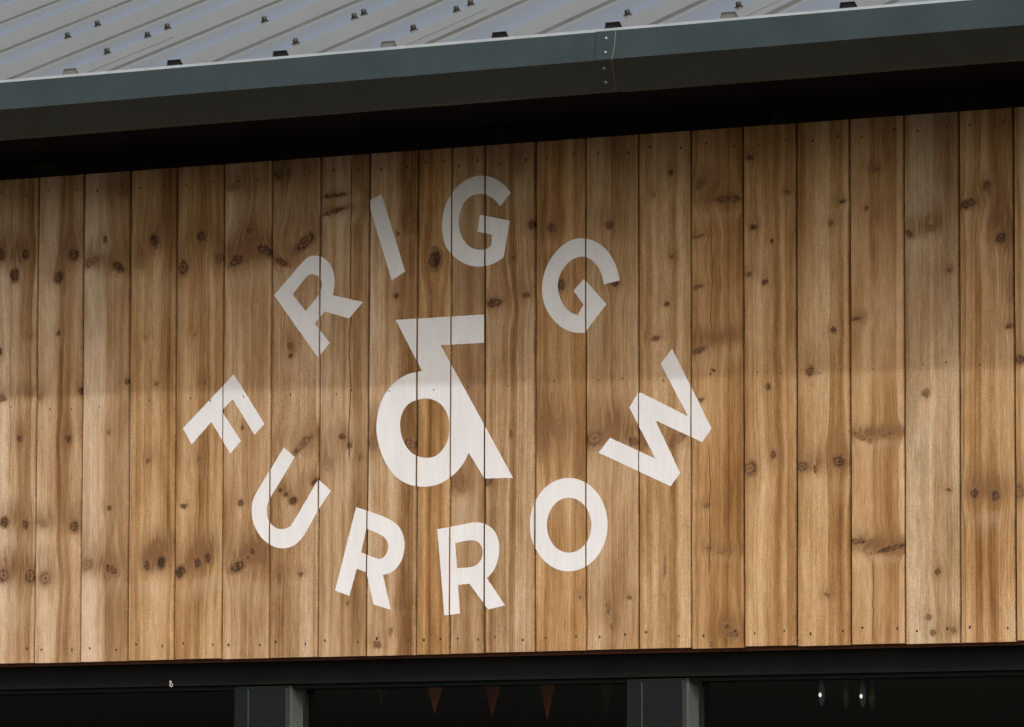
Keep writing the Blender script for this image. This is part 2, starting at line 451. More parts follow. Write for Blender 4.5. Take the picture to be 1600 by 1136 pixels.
# knots seen in the photo: board -> (px, py, rx_px, ry_px, angle_deg, dark, halo)
K = {
0: [(41,397,6,8,0,.9,.6),(24,430,6,9,0,.95,.5),(3,398,7,9,0,.9,.6),(0,550,4,6,0,.8,.2),(4,622,6,5,0,.75,.4),(46,616,5,4,0,.6,.5),(47,527,3,3,0,.5,.3),
    (32,685,4,6,0,.85,.3),(8,816,7,8,0,.8,.5),(40,820,6,8,0,.85,.5),(7,899,11,12,0,.65,.6),(48,900,8,12,0,.75,.6)],
1: [(116,397,7,10,0,.9,.7),(92,433,6,9,0,.95,.5),(93,521,3,4,0,.8,.3),(126,611,3,5,0,.8,.3),(62,621,5,5,0,.5,.4),(106,685,5,7,0,.85,.35),
    (67,818,10,6,-20,.45,.5),(116,823,7,9,0,.85,.5),(71,904,10,12,0,.6,.45)],
2: [(165,374,3,5,0,.85,.3),(143,409,13,7,25,.6,.5),(186,417,11,6,-30,.95,.5),(199,596,3,4,0,.8,.3),(197,300,12,8,0,.35,.5),(171,676,3,3,0,.6,.2),(172,794,4,4,0,.7,.25),
    (137,883,10,10,30,.5,.4),(175,890,11,6,-28,.85,.45)],
3: [(241,376,7,9,0,.95,.55),(220,413,7,8,0,.35,.6),(272,375,7,18,0,.3,.6),(245,600,3,3,0,.7,.3),(232,720,4,4,0,.55,.3),(231,883,5,8,0,.9,.8),(253,878,6,10,0,.9,.9),(228,528,3,3,0,.4,.2)],
4: [(316,370,6,9,0,.95,.55),(287,418,8,12,0,.8,.6),(345,404,7,10,20,.75,.7),(306,523,3,3,0,.5,.2),(320,599,3,4,0,.6,.3),(312,718,4,5,0,.75,.3),(289,791,5,3,0,.8,.3),
    (283,894,9,8,25,.9,.5),(310,879,6,8,0,.9,.7),(326,871,5,8,0,.9,.8)],
5: [(371,407,13,8,28,.85,.7),(391,361,5,6,0,.85,.4),(414,391,15,8,-25,.85,.7),(365,293,12,6,0,.4,.5),(380,668,3,3,0,.7,.2),(377,786,5,5,0,.75,.3),(372,885,12,8,25,.85,.5),(388,871,3,4,0,.9,.3),(396,863,4,5,0,.9,.4),
    (412,868,10,14,0,.5,.6)],
6: [(478,378,20,9,35,.75,.4),(440,409,12,5,-25,.85,.5),(441,272,14,9,0,.6,.5),(454,540,4,6,0,.7,.5),(455,556,3,4,0,.85,.4),(474,694,21,7,40,.7,.35),(458,782,6,6,0,.95,.35),(447,773,4,4,0,.85,.3),(439,766,3,4,0,.85,.3),
    (492,753,5,4,30,.95,.4),(470,897,4,3,0,.8,.3),(436,901,4,5,0,.6,.5)],
7: [(523,306,20,2.5,4,.8,.4),(522,330,21,4,12,.75,.5),(535,682,5,5,0,.85,.3),(546,696,4,5,0,.8,.35),(562,714,5,5,0,.6,.35),(512,725,8,12,0,.35,.5),(543,943,3,4,0,.6,.3)],
8: [(643,347,5,6,0,.75,.4),(620,462,4,4,0,.85,.4),(584,692,8,12,0,.5,.6),(642,694,13,9,-20,.7,.6),(628,943,4,3,0,.7,.3),(611,987,3,6,0,.6,.3),(590,1007,7,5,-20,.65,.3),(622,365,2.5,3,0,.8,.1)],
9: [(679,406,10,14,-8,1.0,.3)],
10: [(706,753,8,11,0,.55,.6),(723,766,5,5,0,.4,.5),(744,505,8,30,0,.05,.35),(745,925,4,5,0,.5,.4)],
11: [(773,473,13,7,5,.8,.35),(832,351,5,7,0,.8,.4),(823,461,6,5,0,.85,.35),(802,402,3,3,0,.85,.1),(764,753,7,6,30,.75,.4),(811,262,5,12,0,.35,.5),(799,678,2.5,7,0,.7,.2)],
12: [(863,357,8,7,-30,.75,.5),(877,445,6,9,0,.85,.45),(845,690,9,22,0,.4,.6),(874,668,17,18,0,.28,.35),(905,728,12,16,0,.25,.4),(908,933,3,3,0,.6,.3)],
13: [(953,351,7,7,0,.75,.4),(960,443,7,4,0,.9,.2),(930,685,17,13,15,.62,.5),(963,673,8,12,0,.3,.4),(990,690,9,7,-20,.7,.5),(951,950,4,8,0,.6,.4),(984,933,3,3,0,.65,.3),(956,978,4,5,0,.5,.3)],
14: [(1048,270,4,5,0,.75,.3),(1025,529,7,3.5,20,.7,.3),(1050,401,4,4,0,.7,.2),(1043,475,4,4,0,.7,.25),(1012,690,8,9,0,.45,.6),(1058,687,22,8,35,.55,.35),(1039,883,2,16,0,.6,.2),(1021,304,3,5,0,.4,.3)],
15: [(1094,288,9,6,35,.55,.5),(1138,311,26,6,0,.75,.5),(1092,369,9,2.5,10,.7,.3),(1092,448,9,3,10,.65,.3),(1093,547,10,5,15,.75,.4),(1096,625,3.5,3,0,.9,.2),(1104,790,5,3,20,.6,.3),(1106,857,5,3,0,.6,.3),(1131,861,9,3,10,.6,.35),
     (1133,979,6,5,0,.75,.4),(1145,991,10,6,0,.65,.4),(1114,1005,4,5,0,.6,.3),(1131,530,22,5,0,.2,.6),(1115,579,2.5,2.5,0,.9,.1)],
16: [(1171,246,6,4,0,.75,.4),(1178,355,5,4,0,.9,.25),(1170,429,5,4,0,.7,.3),(1196,441,4,5,0,.9,.25),(1172,732,12,12,0,.62,.2),(1231,300,5,4,0,.75,.3),(1207,376,3,4,0,.9,.2),(1208,710,4,7,0,.8,.25),(1200,604,4,6,0,.75,.2)],
17: [(1317,315,5,3,0,.75,.3),(1299,348,4,4,0,.7,.2),(1302,516,4,4,0,.85,.25),(1266,580,7,8,0,.7,.3),(1254,729,10,8,0,.72,.35),(1312,721,11,9,-20,.75,.4),(1275,733,4,6,0,.65,.4),(1293,930,4,4,0,.7,.3)],
18: [(1368,265,6,4,0,.65,.35),(1354,326,3,3,0,.8,.2),(1337,498,9,3,8,.8,.3),(1344,682,14,3.5,-30,.6,.45),(1391,677,18,3.5,18,.6,.45),(1360,689,3,4,0,.6,.2),(1342,846,13,4.5,0,.75,.3),(1393,857,24,4,11,.85,.8),(1370,340,4,6,0,.15,.3)],
19: [(1422,366,6,5,-30,.75,.4),(1455,356,6,6,0,.5,.5),(1485,422,4,4,0,.75,.3),(1448,614,6,7,0,.7,.15),(1483,766,4,2.5,0,.75,.2),(1466,893,4,5,0,.85,.3),(1452,964,5,5,0,.7,.2),(1459,989,5,5,0,.7,.3),(1490,985,5,5,0,.6,.4),
     (1470,470,14,40,0,.02,.4),(1484,285,9,30,0,.02,.4)],
20: [(1513,318,14,7,15,.8,.4),(1542,290,6,7,0,.85,.4),(1564,372,8,9,-20,.9,.45),(1558,345,5,12,-15,.4,.5),(1523,771,8,8,0,.8,.45),(1556,775,8,8,0,.85,.7),(1579,450,5,30,0,.35,.5),(1578,510,6,4,0,.8,.3)],
21: [(1593,768,8,12,0,.6,.5),(1594,562,8,7,-20,.75,.3)],
}
# look of each board: tint, bands across it, grey stain, tone shift
S = {
0: ((1.0,1.0,1.0), [(.15,.28,-.18),(.78,.16,.22)], .3, 0.0),
1: ((1.0,.99,.97), [(.2,.22,-.15),(.62,.13,.22),(.85,.12,.10)], .3, 0.0),
2: ((1.0,1.0,1.02), [(.25,.24,-.16),(.75,.22,.12)], .55, 0.0),
3: ((1.02,.98,.93), [(.85,.13,.12)], .25, .05),
4: ((1.0,.97,.93), [(.5,.22,.08)], .3, .05),
5: ((1.0,.98,.95), [(.85,.1,.1)], .35, .04),
6: ((.97,.97,.97), [(.2,.2,.08)], .45, .04),
7: ((.96,.96,.95), [(.82,.2,.14),(.3,.2,-.08)], .55, .04),
8: ((1.0,.99,.97), [(.78,.17,.34),(.35,.25,-.06)], .25, .0),
9: ((1.03,.97,.88), [(.5,.5,.08)], .15, .06),
10: ((.93,.93,.92), [(.75,.2,.1)], .75, .06),
11: ((.97,.97,.95), [(.55,.07,.2),(.2,.2,.06),(.8,.15,-.06)], .55, .05),
12: ((1.02,.96,.87), [(.35,.18,.06)], .2, .10),
13: ((1.0,.98,.94), [(.2,.2,-.10),(.5,.16,.14)], .5, .02),
14: ((1.0,.97,.94), [(.5,.6,.0)], .2, .06),
15: ((1.03,.96,.86), [(.7,.3,.16)], .2, .05),
16: ((1.03,.98,.90), [(.75,.2,.08)], .15, .0),
17: ((1.03,.98,.90), [(.72,.12,.18),(.3,.2,-.08)], .2, .0),
18: ((1.02,.97,.92), [(.62,.25,.08)], .15, .0),
19: ((.96,.97,.95), [(.3,.25,-.16),(.75,.2,.04)], .85, -.03),
20: ((1.03,.98,.92), [(.36,.06,.18),(.7,.1,.12)], .2, .0),
21: ((1.02,1.0,.97), [(.4,.3,-.1)], .2, -.03),
}
CR = {7: [(546, 250, 720, .0028)], 18: [(1365, 868, 1003, .0022)], 15: [(1112, 340, 520, .0018), (1109, 690, 900, .0018)], 0: [(16, 300, 760, .0012)], 3: [(262, 770, 870, .0012)], 4:[(332, 770, 870, .0010)]}

THICK = 0.020
boards = {}
def make_board(i, bi):
    """i: index in all_lines of the left edge; bi: photo board number or None."""
    rnd = random.Random(100 + i)
    gap = 0.0066 + rnd.uniform(-.0012, .0012)
    dl, dr = rnd.uniform(0, .0034), rnd.uniform(0, .0034)
    zt = Z_TOP + 0.02; zb = Z_BOT + rnd.uniform(-.0018, .0018)
    n = 18; b = 0.0007
    verts, faces, uvs = [], [], []
    for k in range(n + 1):
        z = zb + (zt - zb) * k / n
        xl = xl_at(i, z) + gap/2 + rnd.uniform(-.0006, .0006)
        xr = xl_at(i + 1, z) - gap/2 + rnd.uniform(-.0006, .0006)
        for (x, y) in ((xl, THICK), (xl, -dl + b), (xl + b, -dl), (xr - b, -dr), (xr, -dr + b), (xr, THICK)):
            verts.append((x, y, z)); uvs.append((x - xl_at(i, z), z - Z_BOT))
    for k in range(n):
        for j in range(6):
            j2 = (j + 1) % 6
            faces.append((k*6+j, k*6+j2, (k+1)*6+j2, (k+1)*6+j))
    faces.append((5,4,3,2,1,0)); faces.append(tuple(n*6 + j for j in range(6)))
    me = mesh('board', verts, faces)
    ul = me.uv_layers.new(name='UVMap')
    for lp in me.loops: ul.data[lp.index].uv = uvs[lp.vertex_index]
    w = xl_at(i + 1, Z_BOT) - xl_at(i, Z_BOT)
    sc = 1.0 / (FPX / DIST * 0.9)        # rough metres per photo pixel, refined below
    kn, cracks = [], []
    if bi is not None:
        for (px, py, rx, ry, ang, dk, hl) in K.get(bi, []):
            P = W(px, py); Q = W(px + 1, py); T = W(px, py - 1)
            sx = (Q - P).x; sz = (T - P).z
            kn.append((P.x - xl_at(i, P.z), P.z - Z_BOT, rx * sx * 1.25, ry * sz * 1.25, R(ang), dk, hl * 1.45))
        for (px, y0, y1, hw) in CR.get(bi, []):
            P0, P1 = W(px, y1), W(px, y0)
            cracks.append((P0.x - xl_at(i, P0.z), P0.z - Z_BOT, P1.z - Z_BOT, hw))
        tint, bands, grey, t0 = S[bi]
        if bi in (3, 4, 9, 12, 14, 15, 16, 17, 18, 20, 21): tint = (tint[0] * 1.0, tint[1] * .98, tint[2] * .93)   # golden heartwood boards
        else: tint = (tint[0] * 1.02, tint[1] * 1.03, tint[2] * 1.08)      # paler sapwood boards
    else:
        zz = rnd.uniform(.1, .3)
        while zz < Z_TOP - Z_BOT:
            for q in range(rnd.randint(1, 2)):
                kn.append((rnd.uniform(.1, .9) * w, zz + rnd.uniform(-.03, .03), rnd.uniform(.006, .018), rnd.uniform(.006, .014), rnd.uniform(-.5, .5), rnd.uniform(.6, .9), rnd.uniform(.3, .6)))
            zz += rnd.uniform(.25, .5)
        tint = (rnd.uniform(.96, 1.03), .98, rnd.uniform(.9, 1.0)); grey = rnd.uniform(.15, .5); t0 = rnd.uniform(-.02, .06)
        bands = [(rnd.uniform(.2, .8), rnd.uniform(.1, .25), rnd.uniform(-.12, .2))]
    mat = wood_mat(i + 1, w, kn, tint, bands, grey, cracks, 1.0, t0)
    o = link('board', me, mat, wall)
    boards[i] = (dl, dr, gap, w)
    return o

for i in range(len(all_lines) - 1):
    bi = i - IDX0
    make_board(i, bi if 0 <= bi <= 21 else None)

# nails: two per board near the foot, one or two on the middle batten, two under the eaves
nail_me = lathe('nail', [(0.0001, 0.0012), (0.0028, 0.0009), (0.0032, 0.0), (0.0026, -0.004)][::-1], 8)
nail_me.transform(Matrix.Rotation(R(90), 4, 'X'))
nail_me.materials.append(M_NAIL)
z_mid = W(800, 602).z
for i in range(len(all_lines) - 1):
    rnd = random.Random(900 + i)
    dl, dr, gap, w = boards[i]
    for z0, fr in ((Z_BOT + 0.036, (.2, .8)), (z_mid, (.42,) if i % 3 else (.3, .72)), (Z_TOP - 0.04, (.25, .78))):
        for f in fr:
            f2 = f + rnd.uniform(-.06, .06); z = z0 + rnd.uniform(-.008, .008)
            if w < .11 and z0 == z_mid: f2 = .5
            o = link('nail', nail_me, None, wall)
            o.location = (xl_at(i, z) + f2 * w, -(dl + (dr - dl) * f2) - 0.0002, z)
            k_ = .75 if z0 == z_mid else 1.0
            o.scale = (rnd.uniform(.6, 1.0) * k_, 1, rnd.uniform(.8, 1.5) * k_)

# ------------------------------------------------------------------ painted lettering
def smooth(pts, closed=True, seg=6):
    """pts: (x, y) smooth or (x, y, 1) corner. Catmull-Rom between corners."""
    n = len(pts); out = []
    for i in range(n):
        p0, p1, p2, p3 = pts[(i-1) % n], pts[i], pts[(i+1) % n], pts[(i+2) % n]
        a, d = p0, p3
        if len(p1) == 3: a = (2*p1[0]-p2[0], 2*p1[1]-p2[1])
        if len(p2) == 3: d = (2*p2[0]-p1[0], 2*p2[1]-p1[1])
        if len(p1) == 3 and len(p2) == 3:
            out.append((p1[0], p1[1])); continue
        for s in range(seg):
            t = s / seg
            q = []
            for c in (0, 1):
                q.append(0.5*((2*p1[c]) + (-a[c]+p2[c])*t + (2*a[c]-5*p1[c]+4*p2[c]-d[c])*t*t + (-a[c]+3*p1[c]-3*p2[c]+d[c])*t**3))
            out.append(tuple(q))
    return out
def ell(cx, cy, rx, ry, n=56, tilt=0.0):
    o = []
    for k in range(n):
        a = 2*math.pi*k/n
        x, y = rx*math.cos(a), ry*math.sin(a)
        o.append((cx + x*math.cos(tilt) - y*math.sin(tilt), cy + x*math.sin(tilt) + y*math.cos(tilt)))
    return o
def C(*pts): return [(x, y, 1) for x, y in pts]

GLYPHS = []   # (character, origin, zoom, outer, inner or None)
GLYPHS.append(('R', (410,380), 5.678,
    C((105,462)) + [(300,236),(370,158),(412,124),(465,111),(530,124),(588,170),(628,240),(643,320),(640,390)] + C((628,462),(893,522),(770,668),(555,606),(470,712),(600,885),(496,1014)),
    C((272,455)) + [(390,305),(440,276),(492,290),(522,332),(528,390)] + C((505,458),(388,605))))
GLYPHS.append(('I', (560,290), 7.1, C((112,176),(262,95),(525,955),(375,1052)), None))
GLYPHS.append(('G', (670,260), 6.68,
    C((862,275)) + [(800,205),(720,143),(620,105),(505,101),(390,143),(290,222),(212,335),(163,455),(143,600),(150,720),(183,835),(250,925),(330,990),(420,1032),(505,1046),(595,1040),(690,1010)]
    + C((785,950),(850,568),(535,505),(508,680),(662,715),(652,832)) + [(600,862),(540,872),(468,858),(400,812),(345,730),(316,620),(325,500),(360,395),(420,327),(490,294),(560,288),(640,315),(700,360)] + C((752,415)), None))
GLYPHS.append(('G', (830,360), 6.68,
    C((928,522)) + [(905,415),(860,308),(790,203),(690,127),(590,90),(495,85),(395,118),(290,195),(200,312),(140,450),(117,600),(130,735),(175,850),(258,957),(350,1028),(455,1066)]
    + C((562,1072),(790,770),(556,508),(448,632),(553,775),(492,885)) + [(420,858),(350,790),(302,690),(282,590),(300,480),(340,400),(400,332),(470,290),(545,277),(620,300),(690,365),(735,450)] + C((765,565)), None))
GLYPHS.append(('W', (920,530), 4.733, C((618,70),(910,660),(840,762),(497,602),(678,990),(608,1088),(75,840),(160,730),(497,885),(302,505),(368,395),(395,398),(735,570),(535,182)), None))
GLYPHS.append(('O', (815,735), 6.68, ell(497,567,405,488,64), ell(500,573,233,287,56)))
GLYPHS.append(('R', (670,800), 6.68,
    C((92,180)) + [(330,136),(420,116),(490,108),(560,116),(640,152),(700,220),(733,310),(738,400),(725,500),(690,592),(652,648)] + C((608,690),(800,975),(622,1018),(425,748),(308,762),(328,1060),(165,1080)),
    C((278,325)) + [(400,300),(465,297),(520,317),(553,365),(563,430),(545,500),(502,550),(440,575)] + C((298,587))))
GLYPHS.append(('R', (510,780), 6.311,
    C((295,78)) + [(500,146),(605,188),(690,242),(745,310),(773,400),(775,485),(753,590),(700,675),(640,725)] + C((563,748),(640,1090),(470,1040),(398,722),(302,688),(228,955),(88,900)),
    C((395,290)) + [(480,325),(560,364),(602,410),(615,462),(600,530),(562,578),(515,588),(440,562)] + C((345,525))))
GLYPHS.append(('U', (380,685), 6.311,
    C((403,88),(512,185)) + [(400,372),(285,560),(250,640),(240,700),(248,785),(278,845),(330,885),(395,895),(455,872),(500,820)] + C((745,405),(868,518)) + [(760,680),(655,870),(590,975),(520,1045),(440,1080),(355,1082),(280,1055),(200,993),(137,905),(100,810),(90,700),(105,605),(160,495)], None))
GLYPHS.append(('F', (275,575), 8.113, C((742,80),(1130,710),(1003,850),(727,398),(588,545),(832,925),(697,1085),(455,685),(205,970),(95,765)), None))
GLYPHS.append(('emblem', (570,470), 3.665,
    C((180,110),(692,78),(692,240),(437,255),(852,1015),(685,1018),(597,870)) + [(560,940),(500,1005),(425,1050),(340,1065),(250,1050),(168,995),(108,900),(74,785),(72,680),(100,570),(160,482),(240,425)] + C((330,402)),
    [(346,560),(420,580),(468,635),(487,715),(478,795),(445,855),(400,892),(335,898),(270,870),(225,805),(206,725),(215,650),(260,587)]))

def clip_half(poly, f):
    out = []
    for a, b in zip(poly, poly[1:] + poly[:1]):
        fa, fb = f(a), f(b)
        if fa >= 0: out.append(a)
        if (fa > 0 > fb) or (fa < 0 < fb):
            t = fa / (fa - fb)
            out.append((a[0] + (b[0]-a[0])*t, a[1] + (b[1]-a[1])*t))
    return out

LBL = {0:'white painted capital R leaning left beside the letter I', 1:'white painted capital I leaning over the emblem', 2:'white painted upright capital G', 3:'white painted tilted capital G', 4:'white painted capital W turned on its side',
       5:'white painted round capital O', 6:'white painted nearly upright capital R', 7:'white painted capital R leaning right beside the letter U', 8:'white painted tilted capital U', 9:'white painted capital F turned on its side',
       10:'white painted emblem like a lower case a with a flag top'}
for gi, (ch, org, zm, outer, inner) in enumerate(GLYPHS):
    rnd = random.Random(40 + gi)
    def topx(pts):
        r = []
        for (x, y) in pts:
            P = W(org[0] + x / zm, org[1] + y / zm); r.append((P.x, P.z))
        return r
    def dense(pts, step=0.006):
        r = []
        for a, b in zip(pts, pts[1:] + pts[:1]):
            L = math.hypot(b[0]-a[0], b[1]-a[1]); k = max(1, int(L / step))
            for s in range(k):
                t = s / k; j = 0.00045 if s else 0.0
                r.append((a[0]+(b[0]-a[0])*t + rnd.uniform(-j, j), a[1]+(b[1]-a[1])*t + rnd.uniform(-j, j)))
        return r
    op = dense(topx(smooth(outer) if ch != 'O' else outer))
    loops = [[Vector((x, z, 0)) for x, z in op]]
    if inner:
        ip = dense(topx(smooth(inner) if ch != 'O' else inner))
        loops.append([Vector((x, z, 0)) for x, z in ip])
    flat = [v for l in loops for v in l]
    tris = tessellate_polygon(loops)
    verts, faces = [], []
    xs = [v.x for v in flat]
    for i in range(len(all_lines) - 1):
        if xl_at(i + 1, Z_BOT) < min(xs) - .05 or xl_at(i, Z_BOT) > max(xs) + .05: continue
        dl, dr, gap, w = boards[i]
        ins = gap/2 - 0.0013
        fl = lambda p: p[0] - (xl_at(i, p[1]) + ins)
        fr = lambda p: (xl_at(i + 1, p[1]) - ins) - p[0]
        for t in tris:
            poly = [(flat[k].x, flat[k].y) for k in t]
            poly = clip_half(poly, fl)
            if len(poly) >= 3: poly = clip_half(poly, fr)
            if len(poly) < 3: continue
            ar = sum(a[0]*b[1]-b[0]*a[1] for a, b in zip(poly, poly[1:]+poly[:1]))
            if abs(ar) < 1e-9: continue
            if ar < 0: poly = poly[::-1]
            base = len(verts)
            for (x, z) in poly:
                f_ = (x - xl_at(i, z)) / w
                verts.append((x, -(dl + (dr - dl) * f_) - 0.0006, z))
            faces.append(tuple(range(base, base + len(poly))))
    me = mesh('painted_letter', verts, faces)
    bm = bmesh.new(); bm.from_mesh(me)
    bmesh.ops.remove_doubles(bm, verts=bm.verts, dist=1e-5)
    bm.to_mesh(me); bm.free()
    o = link('painted_emblem' if ch == 'emblem' else 'painted_letter', me, M_PAINT, wall)
    o['label'] = LBL[gi]

XW0, XW1 = all_lines[0][0], all_lines[-1][0]
box('backing_membrane', XW0, XW1, THICK + .002, THICK + .012, Z_BOT + .01, Z_TOP + .25, M_BACK, wall)

# ------------------------------------------------------------------ frieze, soffit, gutter
P_b = W(800, 106, -OVER)          # lower front edge of the gutter's upright face
P_t = W(800, 62, -OVER)           # its upper edge
ZB, ZT = P_b.z, P_t.z
GB = 0.105                        # depth of the gutter's raking underside
Z_LOW = W(800, 154, -OVER + GB).z
Z_SOF = Z_LOW + 0.012
print('gutter z', ZB, ZT, Z_LOW, 'wall top', Z_TOP, 'soffit', Z_SOF)
GX0, GX1 = XW0 - .1, XW1 + .3
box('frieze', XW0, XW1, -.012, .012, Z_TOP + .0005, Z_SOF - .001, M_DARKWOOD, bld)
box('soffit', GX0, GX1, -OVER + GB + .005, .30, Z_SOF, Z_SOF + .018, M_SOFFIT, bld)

gut = part_empty('gutter', bld, 'slate grey box gutter with a riveted joint')
JX = W(952, 90, -OVER).x
def gutter_section(x0, x1, off):
    o_ = off
    prof = [(-OVER - o_, ZT), (-OVER - o_, ZB), (-OVER + GB, Z_LOW - o_), (-OVER + GB + .03, Z_LOW - o_), (-OVER + GB + .03, ZT - .01),
            (-OVER + GB + .027, ZT - .01), (-OVER + GB + .027, Z_LOW + .003), (-OVER + GB + .001, Z_LOW + .003), (-OVER + .003, ZB + .001), (-OVER + .003, ZT)]
    n = len(prof); nx = max(2, int((x1 - x0) / .25))
    v, f = [], []
    rr = random.Random(int(abs(x0) * 100))
    for k in range(nx + 1):
        x = x0 + (x1 - x0) * k / nx
        for (y, z) in prof: v.append((x, y + rr.uniform(-.0006, .0006), z + rr.uniform(-.0006, .0006)))
    for k in range(nx):
        for j in range(n):
            j2 = (j + 1) % n
            f.append((k*n+j, k*n+j2, (k+1)*n+j2, (k+1)*n+j))
    f.append(tuple(range(n))[::-1]); f.append(tuple(nx*n + j for j in range(n)))
    return link('gutter_section', mesh('gutter_section', v, f), M_GUTTER, gut)
SEAM = W(963, 90, -OVER).x
gutter_section(GX0, SEAM, 0.0)
gutter_section(SEAM - .05, GX1, 0.0022)
# light drip edge standing behind the gutter lip
dz = 0.0085
v, f = [], []
for x in (GX0, GX1):
    v += [(x, -OVER + .004, ZT - .012), (x, -OVER + .004, ZT + .001), (x, -OVER + .0095, ZT + dz), (x, -OVER + .05, ZT + dz + .004), (x, -OVER + .05, ZT - .012)]
for j in range(5): f.append((j, (j+1) % 5, 5 + (j+1) % 5, 5 + j))
f += [(4,3,2,1,0), (5,6,7,8,9)]
link('drip_edge', mesh('drip_edge', v, f), M_DRIP, gut)
# rivets and sealant bead at the joint
riv = lathe('rivet', [(0.0052, -0.001), (0.0052, .0012), (0.0035, .0035), (0.0008, .0044)], 12)
riv.materials.append(M_RIVET)
SL = Vector((0, -(ZB - Z_LOW), -GB)).normalized()     # outward normal of the raking face
for (px, py, face) in ((950, 61, 0), (949, 83, 0), (947, 107, 1), (949, 129, 1)):
    o = link('rivet', riv, None, gut)
    if face == 0:
        P = W(px, py, -OVER - .0002); o.location = P; o.rotation_euler = (R(90), 0, 0)
    else:
        lo, hi = -OVER, -OVER + GB
        for _ in range(30):
            mid = (lo + hi)/2; P = W(px, py, mid)
            zs = ZB + (Z_LOW - ZB) * (mid + OVER) / GB
            if P.z < zs: lo = mid
            else: hi = mid
        o.location = W(px, py, mid)
        o.rotation_euler = SL.to_track_quat('Z', 'Y').to_euler()
bead = []
for (px, py) in ((965, 50), (964, 60), (963.5, 72), (961, 84), (959, 94)):
    bead.append(W(px, py, -OVER - .0022))
for t, px in ((.05, 959), (.3, 960), (.55, 962), (.8, 963), (1.0, 964)):
    y = -OVER + GB * t - .002; z = ZB + (Z_LOW - ZB) * t - .001
    bead.append(Vector((W(px, 100, y).x, y, z)))
link('sealant_bead', tube('sealant_bead', bead, .0011, 6), M_SEAL, gut)

# ------------------------------------------------------------------ roof
ALPHA = 0.2
for _ in range(60):               # pitch whose ribs rise across the picture as in the photo
    E0 = W(500, 84, -OVER + .035); E1 = E0 + Vector((0, math.cos(ALPHA), math.sin(ALPHA))) * .5
    q0, q1 = PROJ(E0), PROJ(E1)
    ALPHA += 0.5 * (0.445 + (q1[1] - q0[1]) / (q1[0] - q0[0])) * 0.5
print('roof pitch', math.degrees(ALPHA))
roof = part_empty('metal_roof', bld, 'grey trapezoidal profiled metal roof')
EY = -OVER + .035                 # eave line of the sheets
EZ = ZT - 0.006
SD = Vector((0, math.cos(ALPHA), math.sin(ALPHA)))     # up the slope
ND = Vector((0, -math.sin(ALPHA), math.cos(ALPHA)))
def RP(x, s, h): return Vector((x, EY, EZ)) + SD * s + ND * h
HR = 0.034; CW = 0.019; WEB = 0.014
# crowns from the black fillers in the photo
cpx = [(274,100),(439,86),(607,72),(784,56),(962,40),(1146,24),(1335,5)]
cxs = [W(px, py, EY).x for px, py in cpx]
pit = (cxs[-1] - cxs[0]) / 6
print('crown xs', [round(c, 3) for c in cxs], 'pitch', round(pit, 4))
x_ref = sum(c - k*pit for k, c in enumerate(cxs)) / 7
def crown_x(k): return x_ref + k * pit
LAP = 2                           # crown 2, 5, -1, 8 ... are side laps
LEN = 5.2
kmin, kmax = -9, 17
def profile(kc):
    """points (x, h) from the pan centre left of crown kc to the pan centre right of it"""
    c = crown_x(kc); hp = pit / 2
    return [(c - hp, 0.0), (c - hp + .006, .0), (c - CW - WEB - .03, 0), (c - CW - WEB, 0), (c - CW, HR), (c + CW, HR), (c + CW + WEB, 0), (c + CW + WEB + .035, 0.0),
            (c + CW + WEB + .041, .0035), (c + CW + WEB + .050, .0035), (c + CW + WEB + .056, 0), (c + hp, 0)]
k = kmin
while k <= kmax:                  # a sheet carries three crowns, its right one lapping the next sheet
    pts = []
    for q in range(3): 
        pr = profile(k + q)
        pts += pr if not pts else pr[1:]
    n = len(pts); v, f = [], []
    for s in (0.0, LEN):
        for (x, h) in pts: v.append(RP(x, s, h))
    for (x, h) in pts: v.append(RP(x, 0.0, h - .0012))
    for j in range(n - 1):
        f.append((j, j+1, n+j+1, n+j)); f.append((2*n+j, 2*n+j+1, j+1, j))
    me = mesh('roof_sheet', v, f)
    me.materials.append(M_ROOF); me.materials.append(M_GRIME)
    for j in range(n - 1):
        xa, xb = pts[j][0], pts[j+1][0]
        rel = ((xa + xb)/2 - x_ref) % pit
        if CW + WEB < rel < CW + WEB + .03: me.polygons[2*j].material_index = 1
    link('roof_sheet', me, None, roof)
    k += 3
# plain lap strip on the raking side of every third crown
for kk in range(kmin, kmax + 3):
    c = crown_x(kk)
    if (kk - LAP) % 3 == 0:
        L = 0.46
        t0, t1 = 0.02, 0.62
        v = []
        for s in (-.004, L):
            for t, hh in ((t0, .0016), (t1, .0020), (t1, .0004), (t0, .0004)):
                v.append(RP(c + CW + WEB*t + hh*.7, s, HR*(1 - t) + hh*.7))
        f = [(0,1,5,4),(1,2,6,5),(2,3,7,6),(3,0,4,7),(0,3,2,1),(4,5,6,7)]
        ve = []
        for s in (.002, .006):
            for (x, h) in ((c - CW - WEB + .002, .0005), (c + CW + WEB - .002, .0005), (c + CW - .0005, HR - .0005), (c - CW + .0005, HR - .0005)):
                ve.append(RP(x, s, h))
        link('lap_end', mesh('lap_end', ve, [(0,1,2,3),(7,6,5,4),(0,4,5,1),(1,5,6,2),(2,6,7,3),(3,7,4,0)]), M_ROOF, roof)
        link('lap_strip', mesh('lap_strip', v, f), M_ROOF, roof)
    else:
        v = []
        for s in (.004, .05):
            for (x, h) in ((c - CW - WEB + .004, .001), (c + CW + WEB - .004, .001), (c + CW - .001, HR - .0015), (c - CW + .001, HR - .0015)):
                v.append(RP(x, s, h))
        f = [(0,1,2,3),(7,6,5,4),(0,4,5,1),(1,5,6,2),(2,6,7,3),(3,7,4,0)]
        link('foam_filler', mesh('foam_filler', v, f), M_FILLER, roof)
